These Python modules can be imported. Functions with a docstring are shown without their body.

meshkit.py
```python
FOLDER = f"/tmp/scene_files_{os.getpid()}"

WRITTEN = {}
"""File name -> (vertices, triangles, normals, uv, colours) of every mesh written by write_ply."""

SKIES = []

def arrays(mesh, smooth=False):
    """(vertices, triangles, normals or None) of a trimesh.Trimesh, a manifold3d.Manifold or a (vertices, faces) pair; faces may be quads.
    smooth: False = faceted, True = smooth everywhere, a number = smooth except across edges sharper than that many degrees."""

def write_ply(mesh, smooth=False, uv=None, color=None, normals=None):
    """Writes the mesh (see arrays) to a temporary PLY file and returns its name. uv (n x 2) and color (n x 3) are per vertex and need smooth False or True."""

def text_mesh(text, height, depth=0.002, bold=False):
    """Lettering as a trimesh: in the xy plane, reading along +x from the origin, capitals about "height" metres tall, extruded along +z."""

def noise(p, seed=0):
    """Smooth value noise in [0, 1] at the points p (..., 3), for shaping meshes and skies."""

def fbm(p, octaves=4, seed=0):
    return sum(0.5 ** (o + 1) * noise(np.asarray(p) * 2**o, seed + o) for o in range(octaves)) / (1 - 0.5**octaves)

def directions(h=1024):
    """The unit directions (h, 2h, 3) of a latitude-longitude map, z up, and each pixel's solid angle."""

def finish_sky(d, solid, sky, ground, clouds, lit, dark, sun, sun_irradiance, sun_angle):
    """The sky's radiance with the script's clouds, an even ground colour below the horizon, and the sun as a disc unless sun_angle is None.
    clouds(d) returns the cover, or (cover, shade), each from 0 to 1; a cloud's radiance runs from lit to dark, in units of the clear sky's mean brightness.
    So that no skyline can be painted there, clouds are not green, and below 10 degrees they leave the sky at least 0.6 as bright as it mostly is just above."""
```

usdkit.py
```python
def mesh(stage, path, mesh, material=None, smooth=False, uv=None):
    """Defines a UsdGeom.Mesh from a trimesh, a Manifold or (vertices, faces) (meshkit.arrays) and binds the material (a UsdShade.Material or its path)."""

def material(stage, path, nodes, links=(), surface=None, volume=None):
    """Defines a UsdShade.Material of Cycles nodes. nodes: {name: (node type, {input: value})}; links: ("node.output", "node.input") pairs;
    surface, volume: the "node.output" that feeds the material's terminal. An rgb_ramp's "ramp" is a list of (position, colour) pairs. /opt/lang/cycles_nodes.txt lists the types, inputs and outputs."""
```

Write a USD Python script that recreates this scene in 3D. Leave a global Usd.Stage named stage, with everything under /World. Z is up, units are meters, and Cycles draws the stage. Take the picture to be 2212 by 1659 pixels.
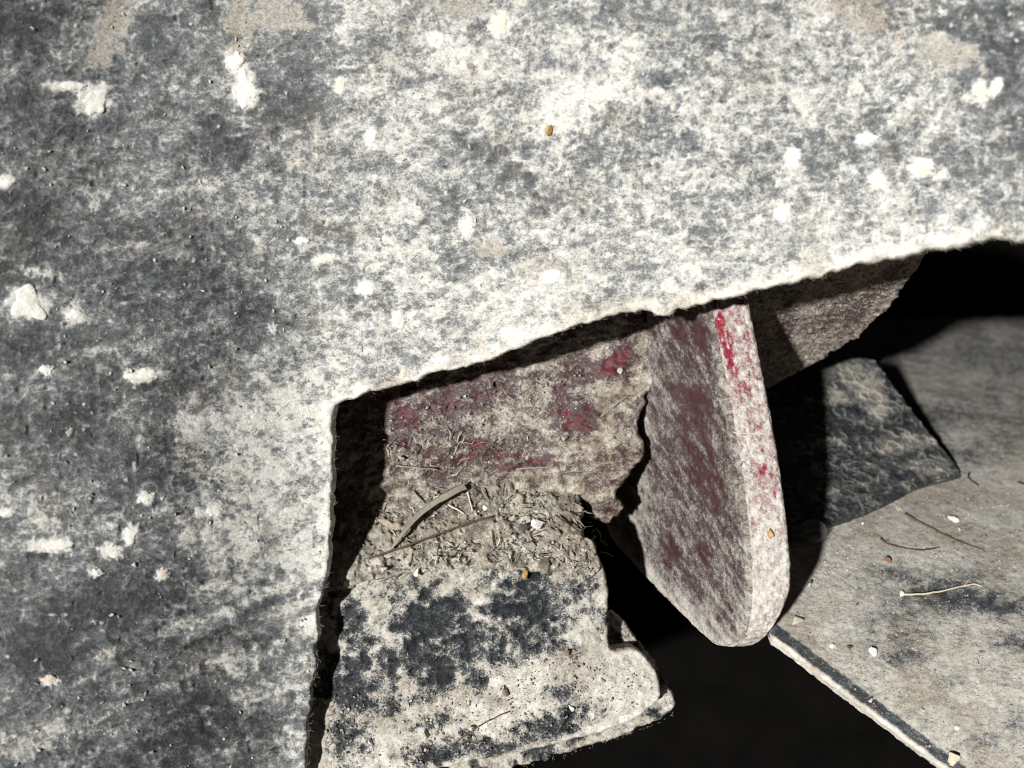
import math, numpy as np, shapely, usdkit, meshkit
from shapely.geometry import Polygon
from scipy.spatial import Delaunay, cKDTree
from scipy.interpolate import PchipInterpolator
from pxr import Usd, UsdGeom, UsdLux, UsdShade, Gf, Sdf, Vt

# ------------------------------------------------------------------ camera, sky, flash beam, exposure
stage = Usd.Stage.CreateInMemory()
UsdGeom.SetStageUpAxis(stage, 'Z')
UsdGeom.SetStageMetersPerUnit(stage, 1.0)
UsdGeom.Xform.Define(stage, '/World')
UsdGeom.Scope.Define(stage, '/World/Looks')
CAM = np.array([0.0, 0.0, 0.62])
PITCH = math.radians(30)
RIGHT = np.array([1.0, 0, 0])
FWD = np.array([0, math.cos(PITCH), -math.sin(PITCH)])
UP = np.array([0, math.sin(PITCH), math.cos(PITCH)])
FPX = 2052.0            # focal length in units of a 2212-wide picture
W2, H2 = 2212.0, 1659.0
EXPOSURE = 0.68
FLASH_INTENSITY = 1.0
SKY_STRENGTH = 0.0015      # night: the beam is nearly the only light
BEAM = math.radians(28)   # the beam comes from the left of the lens

cam = UsdGeom.Camera.Define(stage, '/World/camera')
m4 = Gf.Matrix4d(*RIGHT, 0, *UP, 0, *(-FWD), 0, *CAM, 1)
cam.AddTransformOp().Set(m4)
cam.CreateHorizontalApertureAttr(28.0)
cam.CreateFocalLengthAttr(28.0 * FPX / W2)
cam.CreateClippingRangeAttr(Gf.Vec2f(0.01, 1000))
cam.CreateFStopAttr(10.0)
cam.CreateFocusDistanceAttr(0.236)
cam.CreateExposureAttr(EXPOSURE)

travel = RIGHT * math.sin(BEAM) + FWD * math.cos(BEAM)
to_flash = -travel
sun_elev = math.asin(to_flash[2]); sun_rot = math.atan2(to_flash[0], to_flash[1])
usdkit.material(stage, '/World/Looks/night_sky', {
    's': ('sky_texture', {'sky_type': 'single_scattering', 'sun_disc': False, 'sun_elevation': sun_elev, 'sun_rotation': sun_rot}),
    'b': ('background_shader', {'strength': SKY_STRENGTH})}, [('s.color', 'b.color')], surface='b.background')
dome = UsdLux.DomeLight.Define(stage, '/World/sky')
UsdShade.MaterialBindingAPI.Apply(dome.GetPrim()).Bind(UsdShade.Material.Get(stage, '/World/Looks/night_sky'))
dome.GetPrim().SetCustomDataByKey('kind', 'structure')
flash_beam = UsdLux.DistantLight.Define(stage, '/World/flash_beam')  # parallel beam standing for the flash beside the lens
zz = to_flash; xx = np.cross([0, 0, 1.0], zz); xx /= np.linalg.norm(xx); yy = np.cross(zz, xx)
flash_beam.AddTransformOp().Set(Gf.Matrix4d(*xx, 0, *yy, 0, *zz, 0, 0, 0, 0, 1))
flash_beam.CreateIntensityAttr(FLASH_INTENSITY); flash_beam.CreateNormalizeAttr(True); flash_beam.CreateAngleAttr(2.4)
flash_beam.CreateColorAttr(Gf.Vec3f(1.0, 0.99, 0.96))

# ------------------------------------------------------------------ helpers
rng = np.random.default_rng(7)
def cpos(u, v, d):                      # camera-frame coordinates (right, up, depth), metres
    u, v, d = np.broadcast_arrays(np.asarray(u, float), v, d)
    return np.stack([(u - W2 / 2) / FPX * d, (H2 / 2 - v) / FPX * d, d], -1)
def world(c): c = np.asarray(c, float); return CAM + c[..., :1] * RIGHT + c[..., 1:2] * UP + c[..., 2:3] * FWD
def N(p, s, seed=0): return meshkit.noise(np.asarray(p) * s, seed)
def F(p, s, o=4, seed=0): return meshkit.fbm(np.asarray(p) * s, o, seed)
def uv3(U, V, sx=1, sy=1, ang=0):
    c, s = math.cos(ang), math.sin(ang)
    a, b = U * c + V * s, -U * s + V * c
    return np.stack([a * sx, b * sy, np.full_like(a, 3.7)], -1)
def smooth(x, a, b): t = np.clip((x - a) / (b - a), 0, 1); return t * t * (3 - 2 * t)
def splat(U, V, cx, cy, rx, ry, ang=0, soft=.35, warp=.35, seed=0):
    """an irregular blotch: 1 inside, 0 outside"""
    R = 2.2 * max(rx, ry); out = np.zeros(len(U)); k = np.nonzero((abs(U - cx) < R) & (abs(V - cy) < R))[0]
    if len(k) == 0: return out
    u, v = U[k] - cx, V[k] - cy; c, s = math.cos(math.radians(ang)), math.sin(math.radians(ang))
    a, b = (u * c + v * s) / rx, (-u * s + v * c) / ry
    q = uv3(U[k], V[k])
    w = F(q, 2.6 / math.sqrt(rx * ry), 4, seed + 3) - .5
    out[k] = 1 - smooth(np.hypot(a, b) + w * 4 * warp, 1 - soft, 1 + soft)
    return out
def ridged(p, s, o=3, seed=0): return sum(.5 ** k * (1 - abs(2 * N(p, s * 2 ** k, seed + k) - 1)) for k in range(o)) / (2 - .5 ** (o - 1))

def flake(p, s, seed, lo=.46, hi=.55): return smooth(F(p, s, 5, seed), lo, hi)
used = {}
def path(name, parent=None):
    base = (parent or '/World') + '/' + name
    n = used.get(base, -1) + 1; used[base] = n
    return base if n == 0 else f'{base}_{n:03d}'
def tag(prim, label=None, cat=None, group=None, kind=None):
    for k, x in (('label', label), ('category', cat), ('group', group), ('kind', kind)):
        if x: prim.SetCustomDataByKey(k, x)
def thing(name, label, cat, group=None, loc=None):
    p = path(name); x = UsdGeom.Xform.Define(stage, p); tag(x.GetPrim(), label, cat, group); return p
def put(name, v, f, mat, parent=None, attrs=None, smooth=True):
    """one Mesh; v in camera-frame metres"""
    p = path(name, parent)
    m = usdkit.mesh(stage, p, (world(v), f), '/World/Looks/' + mat, smooth=smooth)
    if smooth is True or smooth is False:
        api = UsdGeom.PrimvarsAPI(m)
        for k, a in (attrs or {}).items():
            if np.ndim(a) == 1: api.CreatePrimvar(k, Sdf.ValueTypeNames.FloatArray, 'vertex').Set(Vt.FloatArray.FromNumpy(np.asarray(a, np.float32)))
            else: api.CreatePrimvar(k, Sdf.ValueTypeNames.Vector3fArray, 'vertex').Set(Vt.Vec3fArray.FromNumpy(np.asarray(a, np.float32)))
    return m.GetPrim()

def densify(poly, step):
    out = []
    for a, b in zip(poly, np.roll(poly, -1, 0)):
        n = max(1, int(np.hypot(*(b - a)) / step)); out.append(a + (b - a) * np.arange(n)[:, None] / n)
    return np.vstack(out)
def chaikin(p, n=2):
    p = np.asarray(p, float)
    for _ in range(n):
        q = np.roll(p, -1, 0); p = np.stack([.75 * p + .25 * q, .25 * p + .75 * q], 1).reshape(-1, 2)
    return p
def rough_outline(poly, step, amp, scale=.03, seed=0, smooth_n=1):
    """a densified outline with a ragged edge (amp in picture units)"""
    b = densify(chaikin(poly, smooth_n), step)
    t = np.roll(b, -1, 0) - np.roll(b, 1, 0); t /= np.linalg.norm(t, axis=1, keepdims=True) + 1e-9
    n = np.stack([t[:, 1], -t[:, 0]], 1); q = uv3(b[:, 0], b[:, 1])
    w = (F(q, scale, 5, seed) - .5) * 2
    inside = (b[:, 0] > -60) & (b[:, 0] < 2270) & (b[:, 1] > -60) & (b[:, 1] < 1720)
    return b + n * (w * amp * inside)[:, None]
def surface_normal(fn, U, V, h=3.0):
    px = cpos(U + h, V, fn(U + h, V)) - cpos(U - h, V, fn(U - h, V)); py = cpos(U, V + h, fn(U, V + h)) - cpos(U, V - h, fn(U, V - h))
    n = np.cross(px, py); n /= np.linalg.norm(n, axis=-1, keepdims=True)
    return np.where((n[..., 2] > 0)[..., None], -n, n)
def sheet(name, outline, fn, thick, step, r, field, mat, parent=None, K=6, side_amp=.0003, seed=0, lift=0.0):
    """A solid piece: OUTLINE is its face as seen square on, fn(u, v) its distance, r its edge radius, field(U, V, P, dist) -> dict with disp (metres) and the material's masks."""
    b = np.asarray(outline, float); poly = Polygon(b).buffer(0)
    if poly.geom_type != 'Polygon': poly = max(poly.geoms, key=lambda g: g.area)
    b = np.asarray(poly.exterior.coords)[:-1]
    lo, hi = b.min(0), b.max(0); parts = []
    flo, fhi = np.maximum(lo, (-50, -50)), np.minimum(hi, (2262, 1709))
    def grid(lo, hi, s):
        X, Y = np.meshgrid(np.arange(lo[0] + s / 2, hi[0], s), np.arange(lo[1] + s / 2, hi[1], s)); g = np.stack([X.ravel(), Y.ravel()], 1)
        return g + rng.uniform(-.28, .28, g.shape) * s
    g = grid(flo, fhi, step)
    if (lo < flo - 1).any() or (hi > fhi + 1).any():
        c = grid(lo, hi, 30); g = np.vstack([g, c[((c < flo - 8) | (c > fhi + 8)).any(1)]])
    shapely.prepare(poly); g = g[shapely.contains_xy(poly, g)]
    tree = cKDTree(densify(b, step * .5)); dist, _ = tree.query(g); g = g[dist > step * .6]
    nb = len(b); pts = np.vstack([b, g]); dist = np.r_[np.zeros(nb), dist[dist > step * .6]]
    tri = Delaunay(pts).simplices; cen = pts[tri].mean(1); tri = tri[shapely.contains_xy(poly, cen)]
    U, V = pts.T; d = fn(U, V); X = cpos(U, V, d); n = surface_normal(fn, U, V)
    dm = dist * d / FPX
    off = -(r - np.sqrt(np.maximum(r * r - np.maximum(r - dm, 0) ** 2, 0)))
    fl = field(U, V, X * 1000, dist); disp = fl.pop('disp')
    front = X + n * (off + disp + lift)[:, None]
    a, bb, c = (pts[tri[:, k]] for k in range(3))
    flip = ((bb[:, 0] - a[:, 0]) * (c[:, 1] - a[:, 1]) - (bb[:, 1] - a[:, 1]) * (c[:, 0] - a[:, 0])) > 0   # v grows downwards
    tri[flip] = tri[flip][:, ::-1]
    # tri now is counter-clockwise as seen by the camera
    rings, faces = [], [tri]; prev = np.arange(nb); base = len(pts)
    ccw = Polygon(b).exterior.is_ccw          # in (u, v); screen sense is the opposite
    attrs = {k: [v] for k, v in fl.items()}; attrs['fp'] = [front * 1000]
    for k in range(1, K + 1):
        o = -r - (thick - r) * k / K
        p = X[:nb] + n[:nb] * (o + lift + disp[:nb])[:, None]
        q = p * 1000
        jit = np.stack([F(q, .9, 4, seed + 11), F(q, .9, 4, seed + 12), F(q, .9, 4, seed + 13)], -1) - .5
        p = p + jit * side_amp * 2
        ids = base + (k - 1) * nb + np.arange(nb); rings.append(p)
        nx = np.roll(ids, -1); pn = np.roll(prev, -1)
        q1, q2 = (np.stack([prev, pn, nx], 1), np.stack([prev, nx, ids], 1)) if ccw else (np.stack([prev, nx, pn], 1), np.stack([prev, ids, nx], 1))
        faces += [q1, q2]; prev = ids
        f2 = field(U[:nb], V[:nb], q + np.array([0, 0, 1.7 * k]), dist[:nb])
        for key in fl: attrs[key].append(f2[key] * (.3 if key == 'dust' and k == K else 1))  # last ring darkened as well, to cut bounce light behind the sheets
        attrs['fp'].append(q)
    gb = grid(lo, hi, 40); gb = gb[shapely.contains_xy(poly, gb)]; gb = gb[tree.query(gb)[0] > 20] if len(gb) else gb
    bp = np.vstack([b, gb]); bt = Delaunay(bp).simplices; bt = bt[shapely.contains_xy(poly, bp[bt].mean(1))]
    a, bb, c = (bp[bt[:, k]] for k in range(3))
    flip = ((bb[:, 0] - a[:, 0]) * (c[:, 1] - a[:, 1]) - (bb[:, 1] - a[:, 1]) * (c[:, 0] - a[:, 0])) < 0
    bt[flip] = bt[flip][:, ::-1]; faces.append(np.r_[prev, base + K * nb + np.arange(len(gb))][bt])
    if len(gb):
        p = cpos(gb[:, 0], gb[:, 1], fn(gb[:, 0], gb[:, 1])) - surface_normal(fn, gb[:, 0], gb[:, 1]) * thick; rings.append(p)
        fb = field(gb[:, 0], gb[:, 1], p * 1000, np.full(len(gb), 99.)); attrs['fp'].append(p * 1000)
        for key in fl: attrs[key].append(fb[key] * (.15 if key == 'dust' else 1))      # dust mask cut on the back to deepen shade in the gaps
    v = np.vstack([front] + rings); f = np.vstack(faces)
    return put(name, v, f, mat, parent, {k: np.concatenate(a) for k, a in attrs.items()})

def tube(points, radii, sides=6):
    p = np.asarray(points, float); t = np.gradient(p, axis=0); t /= np.linalg.norm(t, axis=1, keepdims=True) + 1e-12
    a = np.cross(t, [0.13, .2, -.97]); a /= np.linalg.norm(a, axis=1, keepdims=True) + 1e-12; c = np.cross(t, a)
    an = np.arange(sides) * 2 * np.pi / sides; r = np.broadcast_to(radii, (len(p),))
    v = (p[:, None] + r[:, None, None] * (np.cos(an)[None, :, None] * a[:, None] + np.sin(an)[None, :, None] * c[:, None])).reshape(-1, 3)
    i, j = np.meshgrid(np.arange(len(p) - 1), np.arange(sides), indexing='ij')
    q = np.stack([i * sides + j, i * sides + (j + 1) % sides, (i + 1) * sides + (j + 1) % sides, (i + 1) * sides + j], -1).reshape(-1, 4)
    f = np.vstack([q[:, [0, 1, 2]], q[:, [0, 2, 3]]])
    e = (len(p) - 1) * sides; caps = [[0, k + 1, k] for k in range(1, sides - 1)] + [[e, e + k, e + k + 1] for k in range(1, sides - 1)]
    return v, np.vstack([f, caps])[:, ::-1]
import trimesh
ICO0, ICO1 = trimesh.creation.icosahedron(), trimesh.creation.icosphere(1)
ICO2 = trimesh.creation.icosphere(2)
def stone(c, size, seed, fine=0, flat=.7):
    g = np.random.default_rng(seed); m = (ICO0, ICO1, ICO2)[fine]
    v = np.array(m.vertices) * (1 + .12 * g.normal(size=(len(m.vertices), 1)) * (fine == 2)); k = g.normal(size=(8, 3)); k /= np.linalg.norm(k, axis=1, keepdims=True)
    v = v * (1 - .0 * v[:, :1])
    for q in k: v = v - np.maximum(v @ q - g.uniform(.35, .75), 0)[:, None] * q      # chip flat facets off a ball
    A = np.linalg.qr(g.normal(size=(3, 3)))[0]; v = v * [1, g.uniform(.65, 1), g.uniform(flat - .2, flat + .1)] @ A
    return v * size + c, np.array(m.faces)
def join(items):
    vs, fs, n = [], [], 0
    for v, f in items: vs.append(v); fs.append(f + n); n += len(v)
    return np.vstack(vs), np.vstack(fs)

# ------------------------------------------------------------------ materials
def dusty(name, ramp, warm=(.5, .42, .33), fine=1.0, mid=1.1, sy=1.0, rough=(.55, .95), bump=.5, spec=.35, tint_fac=.35, fs=2.6, ms=.85):
    """dust lying in flecks on a darker ground: the mask 'dust' plus two noises through a colour ramp"""
    usdkit.material(stage, '/World/Looks/' + name, {
        'fp': ('attribute', {'attribute': 'fp'}), 'du': ('attribute', {'attribute': 'dust'}), 'wa': ('attribute', {'attribute': 'warm'}),
        'map': ('mapping', {'scale': (1.0, sy, 1.0)}),
        'n1': ('noise_texture', {'scale': fs, 'detail': 3.0, 'roughness': .65, 'distortion': .6}),
        'n2': ('noise_texture', {'scale': ms, 'detail': 4.0, 'roughness': .6, 'distortion': 1.2}),
        'n3': ('noise_texture', {'scale': .35, 'detail': 3.0, 'roughness': .6}),
        's1': ('math', {'math_type': 'multiply_add', 'value2': fine, 'value3': -fine * .5}),
        's2': ('math', {'math_type': 'multiply_add', 'value2': mid, 'value3': -mid * .5}),
        'a1': ('math', {'math_type': 'add'}), 'a2': ('math', {'math_type': 'add'}),
        'r': ('rgb_ramp', {'ramp': ramp}),
        'tr': ('rgb_ramp', {'ramp': [(.36, (.90, .95, 1.0)), (.64, (1.0, .95, .87))]}),
        'tm': ('mix', {'mix_type': 'multiply', 'fac': tint_fac}),
        'wm': ('mix', {'mix_type': 'multiply', 'color2': warm}),
        'ro': ('map_range', {'from_min': .1, 'from_max': .5, 'to_min': rough[0], 'to_max': rough[1], 'clamp': True}),
        'b': ('bump', {'strength': bump, 'distance': .00035}),
        'p': ('principled_bsdf', {'specular_ior_level': spec})},
        [('fp.vector', 'map.vector'), ('map.vector', 'n1.vector'), ('map.vector', 'n2.vector'), ('fp.vector', 'n3.vector'),
         ('n1.fac', 's1.value1'), ('n2.fac', 's2.value1'), ('s1.value', 'a1.value1'), ('s2.value', 'a1.value2'), ('a1.value', 'a2.value1'), ('du.fac', 'a2.value2'),
         ('a2.value', 'r.fac'), ('r.color', 'tm.color1'), ('n3.fac', 'tr.fac'), ('tr.color', 'tm.color2'), ('tm.color', 'wm.color1'), ('wa.fac', 'wm.fac'),
         ('a2.value', 'ro.value'), ('ro.result', 'p.roughness'), ('a2.value', 'b.height'), ('b.normal', 'p.normal'), ('wm.color', 'p.base_color')], surface='p.BSDF')
BARE, FILM, GREY, DUST, PALE = (.030, .033, .035), (.070, .075, .078), (.175, .180, .182), (.43, .41, .37), (.70, .68, .63)
dusty('dusty_rubber', [(.0, BARE), (.22, FILM), (.45, GREY), (.66, (.42, .412, .39)), (1.0, (.74, .72, .67))], sy=1.2, fine=.8, mid=.75)
dusty('bare_rubber', [(.0, (.004, .005, .006)), (.20, (.02, .023, .027)), (.36, (.075, .078, .08)), (.56, (.36, .34, .305)), (.75, (.48, .455, .41)), (1.0, (.70, .67, .61))], mid=.8, fine=1.0, rough=(.42, .95), spec=.10, bump=.3)
dusty('squiggle_rubber', [(.0, (.016, .018, .021)), (.2, (.036, .040, .044)), (.45, (.13, .128, .122)), (.7, (.34, .315, .275)), (1.0, (.5, .46, .4))], mid=.6, fine=.7, rough=(.4, .95), spec=.35)
dusty('dusty_sheet', [(.0, (.035, .04, .046)), (.3, (.11, .115, .12)), (.5, (.31, .298, .275)), (.75, (.48, .452, .40)), (1.0, (.62, .59, .54))], fine=1.15, mid=1.0, sy=1.4)
dusty('dirt', [(.0, (.05, .045, .04)), (.3, (.16, .145, .125)), (.5, (.30, .27, .23)), (.75, (.44, .405, .345)), (1.0, (.66, .62, .55))], bump=.8)
dusty('red_paint', [(.0, (.16, .022, .034)), (.05, (.11, .023, .032)), (.12, (.072, .030, .033)), (.30, (.066, .046, .047)), (.40, (.11, .085, .085)), (.52, (.24, .21, .185)), (.72, (.38, .345, .295)), (1.0, (.62, .58, .52))], fine=1.1, mid=1.1, rough=(.4, .95))
dusty('fin_paint', [(.0, (.075, .016, .02)), (.15, (.056, .025, .027)), (.32, (.070, .050, .050)), (.46, (.17, .15, .14)), (.7, (.36, .335, .295)), (1.0, (.58, .55, .5))], fine=.9, mid=.7, rough=(.4, .95))
dusty('red_edge', [(.0, (.26, .012, .03)), (.10, (.26, .03, .05)), (.22, (.25, .12, .125)), (.40, (.36, .28, .27)), (.62, (.50, .465, .43)), (1.0, (.70, .67, .62))], fine=1.1, mid=1.1, rough=(.4, .95))
def plain(name, col, rough=.8, spec=.3, var=.25, scale=3, trans=0.0):
    d = [tuple(c * (1 - var) for c in col), tuple(min(1, c * (1 + var)) for c in col)]
    usdkit.material(stage, '/World/Looks/' + name, {
        'g': ('geometry', {}), 'm': ('mapping', {'scale': (1000, 1000, 1000)}),
        'n': ('noise_texture', {'scale': scale, 'detail': 4.0, 'roughness': .6}), 'r': ('rgb_ramp', {'ramp': [(.3, d[0]), (.7, d[1])]}),
        'b': ('bump', {'strength': .5, 'distance': .0003}),
        'p': ('principled_bsdf', {'roughness': rough, 'specular_ior_level': spec, 'transmission_weight': trans})},
        [('g.position', 'm.vector'), ('m.vector', 'n.vector'), ('n.fac', 'r.fac'), ('r.color', 'p.base_color'), ('n.fac', 'b.height'), ('b.normal', 'p.normal')], surface='p.BSDF')
plain('mud', (.74, .715, .66), .95, .2, .16)
plain('mud_cream', (.64, .56, .46), .95, .2, .14)
plain('mud_grey', (.40, .40, .39), .95, .2, .2)
plain('straw_grey', (.26, .235, .195), .8, .3, .3)
plain('straw_pale', (.60, .53, .40), .7, .3, .2)
plain('twig_brown', (.10, .065, .045), .8, .3, .35)
plain('twig_dark', (.03, .022, .018), .8, .3, .3)
plain('grit_pale', (.46, .425, .37), .85, .3, .25)
plain('grit_grey', (.25, .235, .21), .85, .3, .25)
plain('grit_brown', (.20, .155, .12), .85, .3, .3)
plain('grit_dark', (.07, .064, .058), .7, .4, .3)
plain('grit_white', (.68, .66, .61), .7, .4, .08)
plain('grit_yellow', (.56, .52, .38), .7, .4, .1)
plain('grit_amber', (.36, .22, .08), .5, .5, .3)
plain('grit_rust', (.20, .11, .075), .8, .3, .3)
plain('falloff_black', (.0035, .0032, .0028), .9, .05, .35, .06)  # near-black colour stands in for the beam fading with distance
plain('soil', (.09, .07, .05), .95, .2, .3, .05)
plain('fibre', (.62, .58, .52), .9, .2, .2)
usdkit.material(stage, '/World/Looks/husk', {
    't': ('transparent_bsdf', {'color': (.86, .86, .84)}), 'g': ('principled_bsdf', {'base_color': (.20, .20, .19), 'roughness': .25}),
    'l': ('layer_weight', {'blend': .25}), 'r': ('map_range', {'from_min': 0, 'from_max': .8, 'to_min': .12, 'to_max': .9, 'clamp': True}), 'm': ('mix_closure', {})},
    [('l.facing', 'r.value'), ('r.result', 'm.fac'), ('t.BSDF', 'm.closure1'), ('g.BSDF', 'm.closure2')], surface='m.closure')

# ------------------------------------------------------------------ distances (metres) of the surfaces, by picture position
def inv(u0, v0, d0, gu, gv):             # a plane: 1/distance is linear in the picture
    return lambda U, V: 1 / (1 / d0 + gu * (U - u0) + gv * (V - v0))
_edge_d = PchipInterpolator([-300, 0, 300, 720, 1000, 1400, 1600, 1900, 2250, 2900], [.196, .204, .2155, .234, .2315, .2215, .2145, .2065, .190, .160])
def flap_d(U, V):
    up = np.maximum(880 - V, 0) / 880; e = _edge_d(np.clip(U, -300, 2900))
    return e - .016 * smooth(U, 200, 800) * smooth(U, 2100, 1300) * np.minimum(up, 1.2) ** 1.3 - .008 * np.minimum(up, 1.2) + .0010 * np.sin(U / 230 + V / 360) + .0007 * np.sin(V / 190 - U / 300)
web_plane = inv(1100, 850, .258, -.00022, -.0001)
_heap = PchipInterpolator([900, 1040, 1100, 1160, 1250, 1400, 1700, 2200], [.262, .2575, .2545, .2492, .2435, .2425, .2395, .235])
def pad_d(U, V): return _heap(np.clip(V + .02 * (U - 1000), 900, 2200)) + .00002 * np.maximum(U - 1200, 0)
_right = PchipInterpolator([600, 690, 775, 850, 1000, 1200, 1380, 1659, 2100], [.53, .462, .398, .354, .303, .262, .2395, .221, .205])
def right_d(U, V): return _right(np.clip(V - .10 * (U - 1950), 600, 2100))
def lin(a, b):                            # fin: plane through its front line and the joint with the web
    return None
_A = np.array([[1580, 917, 1], [1392, 800, 1], [1640, 1300, 1]], float); _k = np.linalg.solve(_A, 1 / np.array([.2225, .2625, .2175]))
def fin_d(U, V): return 1 / np.maximum(_k[0] * U + _k[1] * V + _k[2], 2.0)
_A2 = np.array([[1690, 700, 1], [1985, 570, 1], [1725, 805, 1]], float); _k2 = np.linalg.solve(_A2, 1 / np.array([.260, .240, .280]))
def web2_d(U, V): return 1 / np.maximum(_k2[0] * U + _k2[1] * V + _k2[2], 1.5)
_A3 = np.array([[1780, 1130, 1], [2085, 1025, 1], [1820, 780, 1]], float); _k3 = np.linalg.solve(_A3, 1 / np.array([right_d(1780., 1130.) - .004, right_d(2085., 1025.) - .003, .312]))
def small_d(U, V): return 1 / np.maximum(_k3[0] * U + _k3[1] * V + _k3[2], 1.5)

# ------------------------------------------------------------------ ground and the added shade box
gv = np.array([[-60, -60, 0], [60, -60, 0], [60, 60, 0], [-60, 60, 0]], float)
g = usdkit.mesh(stage, path('ground'), (gv, np.array([[0, 1, 2], [0, 2, 3]])), '/World/Looks/soil').GetPrim(); tag(g, 'dark bare soil ground under the machine', kind='structure')
def slab(name, c0, ex, ey, ez, parent, mat='falloff_black'):
    """a thin panel with bevelled edges: corner-centred box with half axes ex, ey, ez (camera frame)"""
    e = [np.asarray(x, float) for x in (ex, ey, ez)]; L = [np.linalg.norm(x) for x in e]; bv = .2 * min(L)
    pts = []
    for s in np.ndindex(2, 2, 2):
        sg = np.array(s) * 2 - 1
        for k in range(3):
            h = [sg[j] * (L[j] - (bv if j != k else 0)) / L[j] for j in range(3)]; pts.append(sum(h[j] * e[j] for j in range(3)))
    m = trimesh.convex.convex_hull(np.array(pts) + np.asarray(c0, float))
    return put(name, np.array(m.vertices), np.array(m.faces), mat, parent, smooth=False)
hs = thing('machine_housing', 'added black box behind the flaps that keeps sky light out of the gaps', 'shade box')  # top and sides are added to block the sky and keep gaps black
slab('back_panel', (0, 0, .74), (.42, 0, 0), (0, .42, 0), (0, 0, .006), hs)
slab('top_panel', (0, .42, .48), (.42, 0, 0), (0, .006, 0), (0, 0, .25), hs)
slab('side_panel', (-.42, 0, .48), (.006, 0, 0), (0, .42, 0), (0, 0, .25), hs)
slab('side_panel', (.42, 0, .48), (.006, 0, 0), (0, .42, 0), (0, 0, .25), hs)
slab('floor_panel', (.02, -.155, .345), (.30, 0, 0), (0, .082, .075), (0, -.003, .003), hs)

# ------------------------------------------------------------------ the big front flap
z10 = lambda z: [((900 + x / 1.843) * .7373, (800 + y / 1.843) * .7373) for x, y in z]
edge = [(640, 2100), (664, 1659), (668, 1560), (676, 1480), (688, 1400), (689, 1310), (711, 1240), (716, 1180), (721, 1100), (718, 1000)]
edge += z10([(146, 770), (158, 735), (180, 708), (235, 680), (330, 646), (420, 632), (520, 612), (622, 582), (655, 545), (720, 521), (850, 521), (905, 490), (1030, 467), (1080, 430), (1160, 397), (1260, 357), (1350, 330), (1440, 282), (1560, 268), (1660, 237), (1780, 208), (1850, 212), (1890, 236), (1984, 242), (1992, 196), (2040, 200), (2090, 175)])
edge += [(1535, 655), (1610, 635), (1680, 620), (1760, 600), (1840, 575), (1900, 563), (1960, 556), (2012, 536), (2058, 541), (2088, 526), (2150, 518), (2212, 521), (2420, 530), (2600, 545), (2600, 300), (2600, -250), (2560, -350), (2400, -350), (-150, -350), (-250, -350), (-260, -330), (-260, -250), (-260, 1950), (-260, 2100), (-150, 2100), (500, 2100)]
FLAP = rough_outline(np.array(edge, float), 3.0, 9, .035, 5)
notch = cKDTree(densify(np.array(edge[:-12], float), 4))
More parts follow.
